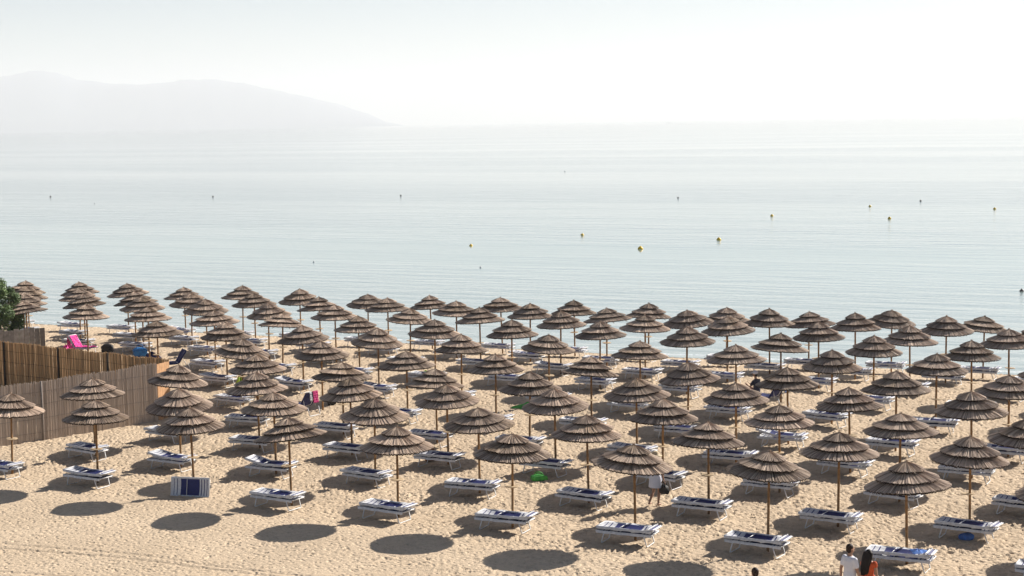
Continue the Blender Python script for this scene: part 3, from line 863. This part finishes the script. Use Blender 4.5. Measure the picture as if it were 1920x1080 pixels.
# ------------------------------------------------------------------ reed fences
def reed_fence(name, label, A, B, h0, h1, mat, posts, post_mat, post_side, seed, base_drop=.15, group='reed fences'):
    A, B = Vector((*A, 0)), Vector((*B, 0)); L = (B - A).length; d = (B - A).normalized(); nrm = Vector((-d.y, d.x, 0))
    t = thing(name, label, 'fence', (A.x, A.y, gz(A.x, A.y)), math.atan2(d.y, d.x), group)
    q = random.Random(seed); mb = MB(); w = .014; n = int(L / w)
    z0 = gz(A.x, A.y)
    for k in range(n):
        x = L * k / n; p = A + d * x
        zb = gz(p.x, p.y) - z0 - base_drop; ht = h0 + (h1 - h0) * x / L
        top = gz(p.x, p.y) - z0 + ht + q.gauss(0, .025) + .02 * math.sin(x * 2.3)
        y = q.gauss(0, .009); lean = q.gauss(0, .006); ww = w * q.uniform(.5, .85)
        tone = min(1, max(0, q.gauss(.5, .22)))
        c = Matrix.Translation((x, y, 0)) @ Matrix.Rotation(lean, 4, 'Y')
        mb.box((-ww, -.008, zb), (ww, .008, top), tone, 0, c)
    s = mb.build('reed_screen', mat, t); s['kind'] = 'stuff'
    for hh in (.35, .9, .62 * 2.35, 1.95):
        mb = MB(); m = 24
        mb.tube([(L * k / m, post_side * .022, gz(*(A + d * (L * k / m))[:2]) - z0 + hh + .015 * math.sin(k)) for k in range(m + 1)], .007, 5)
        mb.build('wire', post_mat, t)
    for x in posts:
        p = A + d * x; zb = gz(p.x, p.y) - z0
        mb = MB(); mb.tube([(x, post_side * .06, zb - .4), (x + .01, post_side * .06, zb + 1.0), (x, post_side * .06, zb + h0 + (h1 - h0) * x / L + .02)], [.045, .043, .04], 8)
        mb.build('post', post_mat, t, True)
    return t
Cn, C2 = (-14.62, 67.15), (-14.30, 68.10)
fd = (Vector(Cn) - Vector((-19.77, 63.04))).normalized()
FA = Vector(Cn) - fd * 9.5
reed_fence('reed_fence', 'weathered grey reed fence with one grey post, facing the camera', tuple(FA), Cn, 2.3, 2.38, M['reed_grey'], [9.5 - 6.42 + 1.45, 0.8], M['post_grey'], -1, 21)
bd = (Vector((-23.28, 74.56)) - Vector(C2)).normalized()
BB = Vector(C2) + bd * 14.0
reed_fence('reed_fence', 'golden brown reed fence with dark posts, inner side towards the camera', C2, tuple(BB), 2.35, 2.35, M['reed_brown'], [3.75, 7.0, 10.75, 13.6], M['post'], 1, 22)
# short sunlit end between the two fences
t = thing('fence_end_panel', 'narrow orange sunlit board closing the corner of the reed fence', 'fence panel', (Cn[0], Cn[1], gz(*Cn)), math.atan2(C2[1] - Cn[1], C2[0] - Cn[0]))
Lp = (Vector(C2) - Vector(Cn)).length
for k in range(5):
    mb = MB(); w = (Lp - .06) / 5
    mb.box((.03 + k * w + .004, -.012, -.15), (.03 + (k + 1) * w - .004, .012, 2.34 + .02 * math.sin(k * 3)), .5); mb.build('board', M['board'], t)

# grey plank fence at the far left
A, B = Vector((-29.6, 80.2)), Vector((-23.6, 82.9)); L = (B - A).length; d = (B - A).normalized()
t = thing('plank_fence', 'grey upright plank fence in front of the green shrub', 'fence', (A.x, A.y, gz(A.x, A.y)), math.atan2(d.y, d.x))
q = random.Random(8); n = 26
for k in range(n):
    x = L * k / n; p = A + d * x; zb = gz(p.x, p.y) - gz(A.x, A.y)
    mb = MB(); mb.box((x + .006, -.014 + q.uniform(-.01, .01), zb - .2), (x + L / n - .006, .014, zb + 1.72 + q.uniform(-.05, .05)), q.random()); mb.build('plank', M['plank'], t)
for hh in (.4, 1.35):
    mb = MB(); mb.box((0, .02, hh), (L, .06, hh + .08)); mb.build('rail', M['plank'], t)

# ------------------------------------------------------------------ shrub
def shrub(x, y, h, rx, label, seed, leaves):
    t = thing('shrub', label, 'shrub', (x, y, gz(x, y)))
    q = random.Random(seed); mb = MB(); ends = []
    for k in range(9):
        a = q.uniform(0, 6.28); r1 = q.uniform(.2, .5) * rx; z1 = q.uniform(.45, .8) * h
        e = (r1 * math.cos(a) * 1.3, r1 * math.sin(a) * 1.3, z1)
        mb.tube([(.08 * math.cos(a), .08 * math.sin(a), -.2), (r1 * .4 * math.cos(a), r1 * .4 * math.sin(a), z1 * .45), e], [.07, .05, .02], 6); ends.append(e)
    mb.build('trunk', M['bark'], t, True)
    cl = []
    for k in range(80):
        v = q.uniform(0.05, 1); a = q.uniform(0, 6.28); prof = math.sin(math.pi * min(1, .18 + v * .80)) ** .6
        rr = rx * prof * math.sqrt(q.uniform(.25, 1)) * .85
        cl.append((rr * math.cos(a), rr * math.sin(a), .15 + v * h * .92, q.uniform(.25, .48), q.uniform(-.2, .2)))
    mb = MB()
    for k in range(leaves):
        cx, cy, cz, cr, ct = cl[q.randrange(len(cl))]
        u = Vector((q.gauss(0, 1), q.gauss(0, 1), q.gauss(0, 1))).normalized() * cr * q.random() ** .35
        p = Vector((cx, cy, cz)) + u
        if p.z < .02: continue
        nrm = (u.normalized() + Vector((q.gauss(0, .5), q.gauss(0, .5), q.gauss(.4, .5)))).normalized()
        a1 = nrm.orthogonal().normalized(); a1.rotate(Matrix.Rotation(q.uniform(0, 6.28), 3, nrm)); a2 = nrm.cross(a1)
        l, w = q.uniform(.04, .085), q.uniform(.02, .04)
        tone = min(1, max(0, .5 + ct + q.gauss(0, .18)))
        mb.face([p - a1 * l, p + a2 * w, p + a1 * l, p - a2 * w], tone)
    mb.build('crown', M['leaf'], t)
shrub(-26.6, 84.0, 4.05, 2.1, 'dark green leafy shrub at the left edge behind the plank fence', 4, 42000)

# ------------------------------------------------------------------ people
def loft(mb, rings, n=20):
    """rings: (centre, rx, ry, yaw) stacked along a spine, capped"""
    rows_ = []
    for c, rx, ry, yaw in rings:
        ring = []
        for k in range(n):
            a = 2 * math.pi * k / n; px, py = rx * math.cos(a), ry * math.sin(a)
            ring.append((c[0] + px * math.cos(yaw) - py * math.sin(yaw), c[1] + px * math.sin(yaw) + py * math.cos(yaw), c[2]))
        rows_.append(ring)
    for a, b in zip(rows_, rows_[1:]):
        for k in range(n): mb.face([a[k], a[(k + 1) % n], b[(k + 1) % n], b[k]])
    mb.face(list(reversed(rows_[0]))); mb.face(rows_[-1])
def ball(mb, c, rx, ry, rz, n=16, m=10):
    pr = [(math.sin(math.pi * k / m), -math.cos(math.pi * k / m)) for k in range(m + 1)]
    k0 = len(mb.v); mb.lathe([(max(r, .01), z * rz) for r, z in pr], n, .5, 0, c, rx, ry)
    mb.f.append(tuple(k0 + j for j in reversed(range(n)))); mb.t.append(.5); mb.mi.append(0)
    e = k0 + m * n; mb.f.append(tuple(e + j for j in range(n))); mb.t.append(.5); mb.mi.append(0)
def limb(mb, pts, rads):
    mb.tube(pts, rads, 12)
    for p, r in zip(pts, rads): ball(mb, p, r, r, r, 10, 6)
def fuse(mb, name, mat, parent, voxel=.012, extra=None):
    me = mb.mesh(name, mat)
    o = bpy.data.objects.new(name, me); C.objects.link(o)
    r = o.modifiers.new('r', 'REMESH'); r.mode = 'VOXEL'; r.voxel_size = voxel; r.use_smooth_shade = True
    s = o.modifiers.new('s', 'SMOOTH'); s.factor = .5; s.iterations = 3
    dg = bpy.context.evaluated_depsgraph_get()
    m2 = bpy.data.meshes.new_from_object(o.evaluated_get(dg))
    bpy.data.objects.remove(o); bpy.data.meshes.remove(me)
    m2.name = name
    if extra is not None:
        bmx = bmesh.new(); bmx.from_mesh(m2); e = extra.mesh('tmp', mat, True); bmx.from_mesh(e); bmx.to_mesh(m2); bmx.free(); bpy.data.meshes.remove(e)
    m2.materials.clear(); m2.materials.append(mat)
    for p in m2.polygons: p.use_smooth = True
    return link(name, m2, parent)
def lerp(a, b, t): return tuple(x + (y - x) * t for x, y in zip(a, b))
def head_parts(mb, c, yaw, k=1.0):
    cy, sy = math.cos(yaw), math.sin(yaw)
    F = lambda x, y, z: (c[0] + (x * cy - y * sy) * k, c[1] + (x * sy + y * cy) * k, c[2] + z * k)
    ball(mb, F(0, -.012, .018), .078 * k, .092 * k, .098 * k)
    ball(mb, F(0, .022, -.048), .060 * k, .066 * k, .068 * k)
    mb.tube([F(0, .088, .012), F(0, .112, -.022), F(0, .092, -.034)], [.010 * k, .017 * k, .012 * k], 7)
    for s in (-1, 1): ball(mb, F(s * .080, -.008, -.008), .012 * k, .022 * k, .032 * k, 8, 5)
    mb.tube([F(-.022, .086, -.066), F(.022, .086, -.066)], .009 * k, 6)
    return F
def hand(mb, ex, w, d, k=1.0, side=1, bag_grip=False):
    """palm fused with the body, five bent fingers added"""
    w, d = Vector(w), Vector(d).normalized()
    s_ = d.cross(Vector((0, 0, 1)))
    s_ = (Vector((1, 0, 0)) if s_.length < .2 else s_.normalized()); nrm = s_.cross(d).normalized()
    ball(mb, tuple(w + d * .045 * k), .032 * k, .032 * k, .044 * k, 10, 6)
    for q_, L_ in zip((-.027, -.009, .009, .026), (.062, .076, .080, .068)):
        a = w + d * .075 * k + s_ * q_ * k
        curl = nrm * (.022 * k)
        ex.tube([a, a + d * L_ * .5 * k + curl * .35, a + d * L_ * .85 * k + curl * 1.3], [.0095 * k, .0088 * k, .007 * k], 6)
    a = w + d * .025 * k + s_ * .028 * k * side
    ex.tube([a, a + d * .03 * k + s_ * .022 * k * side, a + d * .058 * k + s_ * .024 * k * side + nrm * .01 * k], [.011 * k, .010 * k, .008 * k], 6)

def stand_person(label, x, y, rz, H, sh_w, arms, feet, head_yaw, female=False, lean=.0, cloth=None, group='people on the beach'):
    """arms: ((elbow),(wrist)) right then left; feet: ((knee),(ankle)) right then left, in body frame facing +y, unit height 1.75"""
    t = thing('person', label, 'person', (x, y, gz(x, y) + .005), rz, group); k = H / 1.75
    S = lambda p: (p[0] * k, p[1] * k, p[2] * k)
    L = lambda z: lean * (z - .9)
    mb, ex = MB(), MB()
    hipw = .165 if not female else .172; waist = .135 if not female else .115
    spine = [(.84, hipw * .78, .10), (.92, hipw, .115), (1.02, hipw * .93, .11), (1.12, waist, .095), (1.25, waist * 1.12, .105), (1.36, sh_w * .86, .108), (1.43, sh_w * .78, .085), (1.48, .07, .06)]
    loft(mb, [(S((0, L(z), z)), rx * k, ry * k, 0) for z, rx, ry in spine])
    limb(mb, [S((0, L(1.44), 1.44)), S((0, L(1.53) + .01, 1.53)), S((0, L(1.58) + .015, 1.58))], [.058 * k, .052 * k, .05 * k])
    F = head_parts(mb, S((0, L(1.64) + .025, 1.64)), head_yaw, k)
    shd = []
    for sgn, (el, wr) in zip((1, -1), arms):
        sh = (sgn * sh_w, L(1.41), 1.405); shd.append(sh)
        limb(mb, [S(sh), S(lerp(sh, el, .5)), S(el), S(lerp(el, wr, .35)), S(wr)], [.052 * k, .046 * k, .038 * k, .037 * k, .026 * k])
        hand(mb, ex, S(wr), Vector(wr) - Vector(el), k, sgn)
    for sgn, (kn, an) in zip((1, -1), feet):
        hp = (sgn * .088, L(.9), .90)
        limb(mb, [S(hp), S(lerp(hp, kn, .5)), S(kn), S(lerp(kn, an, .35)), S(an)], [.085 * k, .074 * k, .055 * k, .054 * k, .036 * k])
        limb(mb, [S((an[0], an[1] - .03, max(an[2] - .045, .03))), S((an[0] + sgn * .01, an[1] + .09, max(an[2] - .06, .028))), S((an[0] + sgn * .015, an[1] + .165, max(an[2] - .065, .022)))], [.034 * k, .034 * k, .024 * k])
    fuse(mb, 'body', M['skin'], t, .013, ex)
    return t, S, L, F, spine, k, shd

def shirt(t, S, L, k, spine, shd, arms, mat, z_lo, z_hi=1.47, grow=.022, sleeve=.55, name='shirt', flare=0.0):
    mb = MB(); rr = []
    zs = sorted(set([z_lo] + [z for z, _, _ in spine if z_lo < z < z_hi] + [z_hi]))
    Z = [s[0] for s in spine]
    for z in zs:
        rx = np.interp(z, Z, [s[1] for s in spine]); ry = np.interp(z, Z, [s[2] for s in spine])
        if z < .9: rx, ry = .165, .125
        f = flare * max(0, 1.1 - z)
        rr.append((S((0, L(z), z)), (rx + grow + f) * k, (ry + grow + f) * k, 0))
    loft(mb, rr)
    for sh, (el, wr) in zip(shd, arms):
        if sleeve: limb(mb, [S(sh), S(lerp(sh, el, sleeve))], [.068 * k, .066 * k])
    return fuse(mb, name, mat, t, .014)

def hair(t, F, mat, long=0.0, k=1.0):
    mb = MB()
    ball(mb, F(0, -.026, .034), .088 * k, .094 * k, .098 * k)
    ball(mb, F(0, -.045, -.02), .078 * k, .068 * k, .085 * k)
    if long:
        pts = [F(0, -.055, .02), F(-.01, -.085, -.10), F(-.03, -.105, -.25), F(-.05, -.12, -.25 - long * .6), F(-.06, -.12, -.25 - long)]
        for dx in (-.085, -.045, 0, .045, .07):
            limb(mb, [(p[0] + dx * k, p[1], p[2]) for p in pts], [.055 * k, .064 * k, .062 * k, .052 * k, .022 * k])
    return fuse(mb, 'hair', mat, t, .011)

# the couple at the lower right, walking away
arms = (((.235, .03, 1.13), (.245, .13, .90)), ((-.24, -.06, 1.13), (-.25, -.05, .88)))
feet = (((.10, .14, .50), (.10, .06, .10)), ((-.10, .02, .48), (-.10, -.20, .13)))
t, S, L, F, sp, k, shd = stand_person('dark haired person in a white t-shirt walking at the lower right', 8.12, 39.44, R(-58), 1.78, .175, arms, feet, R(-14))
shirt(t, S, L, k, sp, shd, arms, M['white_shirt'], .80)
mb = MB(); loft(mb, [(S((0, 0, z)), rx * k, ry * k, 0) for z, rx, ry in ((.80, .185, .14), (.90, .188, .14), (1.0, .18, .13))])
for sgn, (kn, an) in zip((1, -1), feet): limb(mb, [S((sgn * .088, 0, .88)), S(lerp((sgn * .088, 0, .9), kn, .8))], [.105 * k, .09 * k])
fuse(mb, 'shorts', M['shorts'], t, .014)
hair(t, F, M['hair_brown'], 0, k)

arms = (((.215, -.02, 1.12), (.225, .10, .90)), ((-.215, .04, 1.12), (-.225, .14, .90)))
feet = (((.09, .02, .48), (.09, -.18, .13)), ((-.09, .14, .50), (-.09, .08, .10)))
t, S, L, F, sp, k, shd = stand_person('person with long dark hair in an orange dress at the lower right', 8.58, 39.42, R(-32), 1.64, .158, arms, feet, R(-10), True)
shirt(t, S, L, k, sp, shd, arms, M['orange_dress'], .50, 1.45, .016, 0.22, 'dress', .16)
hair(t, F, M['hair_dark'], .30, k)

t, S, L, F, sp, k, shd = stand_person('dark haired person whose head just shows at the bottom edge', 5.55, 37.66, R(20), 1.72, .18, arms, feet, R(0))
shirt(t, S, L, k, sp, shd, arms, M['white_shirt'], .82)
mb = MB(); loft(mb, [(S((0, 0, z)), rx * k, ry * k, 0) for z, rx, ry in ((.80, .185, .14), (.90, .188, .14), (1.0, .18, .13))])
for sgn, (kn, an) in zip((1, -1), feet): limb(mb, [S((sgn * .088, 0, .88)), S(lerp((sgn * .088, 0, .9), kn, .8))], [.105 * k, .09 * k])
fuse(mb, 'shorts', M['shorts'], t, .014)
hair(t, F, M['hair_brown'], 0, k)

# the walker in the straw hat
arms = (((.24, .02, 1.15), (.30, .02, .92)), ((-.235, -.02, 1.13), (-.25, .10, .91)))
feet = (((.09, .10, .50), (.09, .02, .10)), ((-.09, .03, .48), (-.10, -.24, .15)))
t, S, L, F, sp, k, shd = stand_person('person in straw hat and pale tunic walking between the loungers', 4.43, 51.40, R(-35), 1.66, .168, arms, feet, R(-8), True)
shirt(t, S, L, k, sp, shd, arms, M['tunic'], .62, 1.45, .030, 0.6, 'tunic', .10)
hair(t, F, M['hair_brown'], .02, k)
HB = F(0, -.01, .085)
mb = MB(); mb.lathe([(.21, -.045), (.215, -.035), (.12, .0), (.102, .03), (.098, .085), (.07, .108), (.005, .112)], 24, .5, 0, HB)
hb = mb.build('hat', M['straw'], t, True); hb.modifiers.new('thick', 'SOLIDIFY').thickness = .006
mb = MB(); mb.lathe([(.112, .004), (.104, .034)], 24, .5, 0, HB); mb.build('hat_band', M['black'], hb, True)
W_ = Vector(S((.31, .03, .86))); W_.rotate(Euler((0, 0, R(-35))))
bag('black shoulder bag carried by the person in straw hat', 4.43 + W_.x, 51.40 + W_.y, gz(4.43, 51.4) + W_.z - .40, .36, .16, .30, M['black'], 31, rz=R(-60))

# seated person in a white cap
def seated(x, y, rz):
    t = thing('person', 'person in white cap and dark top sitting on a lounger', 'person', (x, y, gz(x, y) + .01), rz, 'people on the beach')
    mb, ex = MB(), MB(); z0 = LH + .06
    loft(mb, [((0, -.02, z0), .165, .13, 0), ((0, -.03, z0 + .10), .165, .125, 0), ((0, -.05, z0 + .22), .13, .10, 0), ((0, -.05, z0 + .36), .15, .11, 0), ((0, -.03, z0 + .48), .165, .10, 0), ((0, -.01, z0 + .56), .12, .08, 0), ((0, 0, z0 + .60), .06, .055, 0)])
    limb(mb, [(0, 0, z0 + .58), (0, .03, z0 + .70)], [.055, .05])
    F = head_parts(mb, (0, .045, z0 + .79), R(15))
    for s in (-1, 1):
        sh, el, wr = (s * .18, -.02, z0 + .52), (s * .24, .12, z0 + .28), (s * .14, .34, z0 + .34)
        limb(mb, [sh, lerp(sh, el, .5), el, wr], [.05, .045, .038, .027]); hand(mb, ex, wr, Vector(wr) - Vector(el), 1, -s)
        hp, kn, an = (s * .09, 0, z0 + .05), (s * .13, .40, z0 + .20), (s * .12, .78, z0 + .02)
        limb(mb, [hp, lerp(hp, kn, .5), kn, lerp(kn, an, .4), an], [.085, .075, .055, .052, .036])
        limb(mb, [an, (s * .13, .83, z0 + .06), (s * .13, .85, z0 + .13)], [.036, .034, .024])
    fuse(mb, 'body', M['skin'], t, .013, ex)
    mb = MB()
    loft(mb, [((0, -.02, z0 + .04), .19, .15, 0), ((0, -.05, z0 + .22), .16, .13, 0), ((0, -.05, z0 + .36), .175, .135, 0), ((0, -.03, z0 + .50), .18, .12, 0), ((0, -.005, z0 + .60), .08, .075, 0)])
    for s in (-1, 1): limb(mb, [(s * .18, -.02, z0 + .52), (s * .215, .06, z0 + .38)], [.066, .062])
    fuse(mb, 'shirt', M['shorts'], t, .014)
    hair(t, F, M['hair_dark'], 0)
    mb = MB(); ball(mb, F(0, -.018, .062), .104, .116, .092); c = F(0, .11, .05); ball(mb, c, .08, .09, .014)
    fuse(mb, 'cap', M['white_shirt'], t, .011)
sx_, sy_ = READ
seated(sx_ - .55, sy_ + .32, RZ + R(75))

# ------------------------------------------------------------------ buoys and boat
def lathe_n(mb, prof, n=14, mi=0): mb.lathe(prof, n, .5, mi)
def _buoy(kind):
    mb, cap = MB(), MB()
    if kind == 'cone':
        mb.lathe([(.005, -.14), (.20, -.12), (.30, 0), (.29, .12), (.20, .26), (.09, .33), (.005, .345)], 16)
        cap.lathe([(.005, .33), (.05, .335), (.05, .37), (.035, .39), (.005, .395)], 10)
    else:
        mb.lathe([(.005, -.22)] + [(.27 * math.sin(math.pi * k / 10), .02 - .27 * math.cos(math.pi * k / 10)) for k in range(1, 10)] + [(.06, .285), (.05, .33)], 16)
        cap.lathe([(.05, .31), (.07, .33), (.07, .36), (.03, .38), (.005, .385)], 10)
    return mb, cap
for (x, y, kind, mat, s, lab) in (
    (-4.0, 163.7, 'cone', 'yellow', .85, 'yellow buoy left of the other nearby yellow buoys'),
    (7.6, 176.5, 'cone', 'yellow', .9, 'yellow buoy second from left among the nearby yellow buoys'),
    (12.2, 156.0, 'cone', 'yellow', 1.25, 'largest yellow buoy, closest to the beach'),
    (20.9, 166.2, 'cone', 'yellow', 1.15, 'yellow buoy to the right of the largest yellow buoy'),
    (32.5, 205.8, 'cone', 'yellow', 1.0, 'farther yellow buoy midway to the right edge'),
    (48.7, 224.2, 'cone', 'yellow', .9, 'small far yellow buoy left of the right hand dark buoy'),
    (45.0, 196.5, 'cone', 'yellow', 1.05, 'yellow buoy just below the right hand dark buoy'),
    (62.3, 212.9, 'cone', 'yellow', 1.0, 'rightmost yellow buoy near the right edge'),
    (-83.9, 302.1, 'ball', 'buoy_dark', .95, 'leftmost dark round buoy on the sea'),
    (-52.2, 290.5, 'ball', 'buoy_dark', .95, 'dark round buoy second from the left'),
    (-18.7, 282.2, 'ball', 'buoy_dark', .9, 'dark round buoy left of the picture centre'),
    (26.1, 257.9, 'ball', 'buoy_dark', .85, 'dark round buoy right of the picture centre'),
    (58.5, 236.1, 'ball', 'buoy_dark', .9, 'rightmost dark round buoy'),
    (-68.1, 270.9, 'ball', 'buoy_white', .6, 'faint grey float at the far left'),
    (-17.6, 146.9, 'ball', 'buoy_white', .55, 'pale float near the beach, left of centre'),
    (-2.6, 138.6, 'ball', 'buoy_white', .55, 'pale grey float near the beach below the yellow buoys'),
    (13.3, 402.8, 'ball', 'buoy_white', .9, 'faint white float far out near the horizon'),
    (35.0, 113.0, 'ball', 'buoy_dark', .85, 'dark float at the right edge just beyond the parasols')):
    t = thing('buoy', lab, 'buoy', (x, y, -.02), 0, 'buoys on the sea'); t.scale = (s * .68,) * 3
    q = random.Random(int(x * 10)); t.rotation_euler = (q.gauss(0, .12), q.gauss(0, .12), 0)
    mb, cap = _buoy(kind)
    mb.build('float_body', M[mat], t, True); cap.build('top_cap', M[mat], t, True)

bx = (1258 - 960) / 3102.7 * 6500
t = thing('motor_boat', 'tiny pale boat on the horizon right of centre', 'boat', (bx, 6500, 0), R(10)); t.scale = (.55, .55, .55)
mb = MB(); secs = []
for xx, w, zk in ((-7, 2.0, -.4), (-3, 2.3, -.5), (2, 2.2, -.5), (5.5, 1.2, -.2), (7.5, .12, .6)):
    secs.append([(xx, -w, 1.6 + max(0, xx) * .08), (xx, -w * .6, zk), (xx, w * .6, zk), (xx, w, 1.6 + max(0, xx) * .08)])
for a, b in zip(secs, secs[1:]):
    for c in range(4): mb.face([a[c], a[(c + 1) % 4], b[(c + 1) % 4], b[c]])
mb.face(list(reversed(secs[0]))); mb.face(secs[-1]); mb.build('hull', M['buoy_white'], t)
mb = MB(); mb.box((-3, -1.5, 1.6), (2.2, 1.5, 4.2)); mb.box((-2.2, -1.6, 4.2), (2.6, 1.6, 4.4)); mb.build('cabin', M['white_cloth'], t)
mb = MB(); mb.tube([(-1, 0, 4.4), (-1, 0, 7.2)], .08, 6); mb.build('mast', M['white_metal'], t)
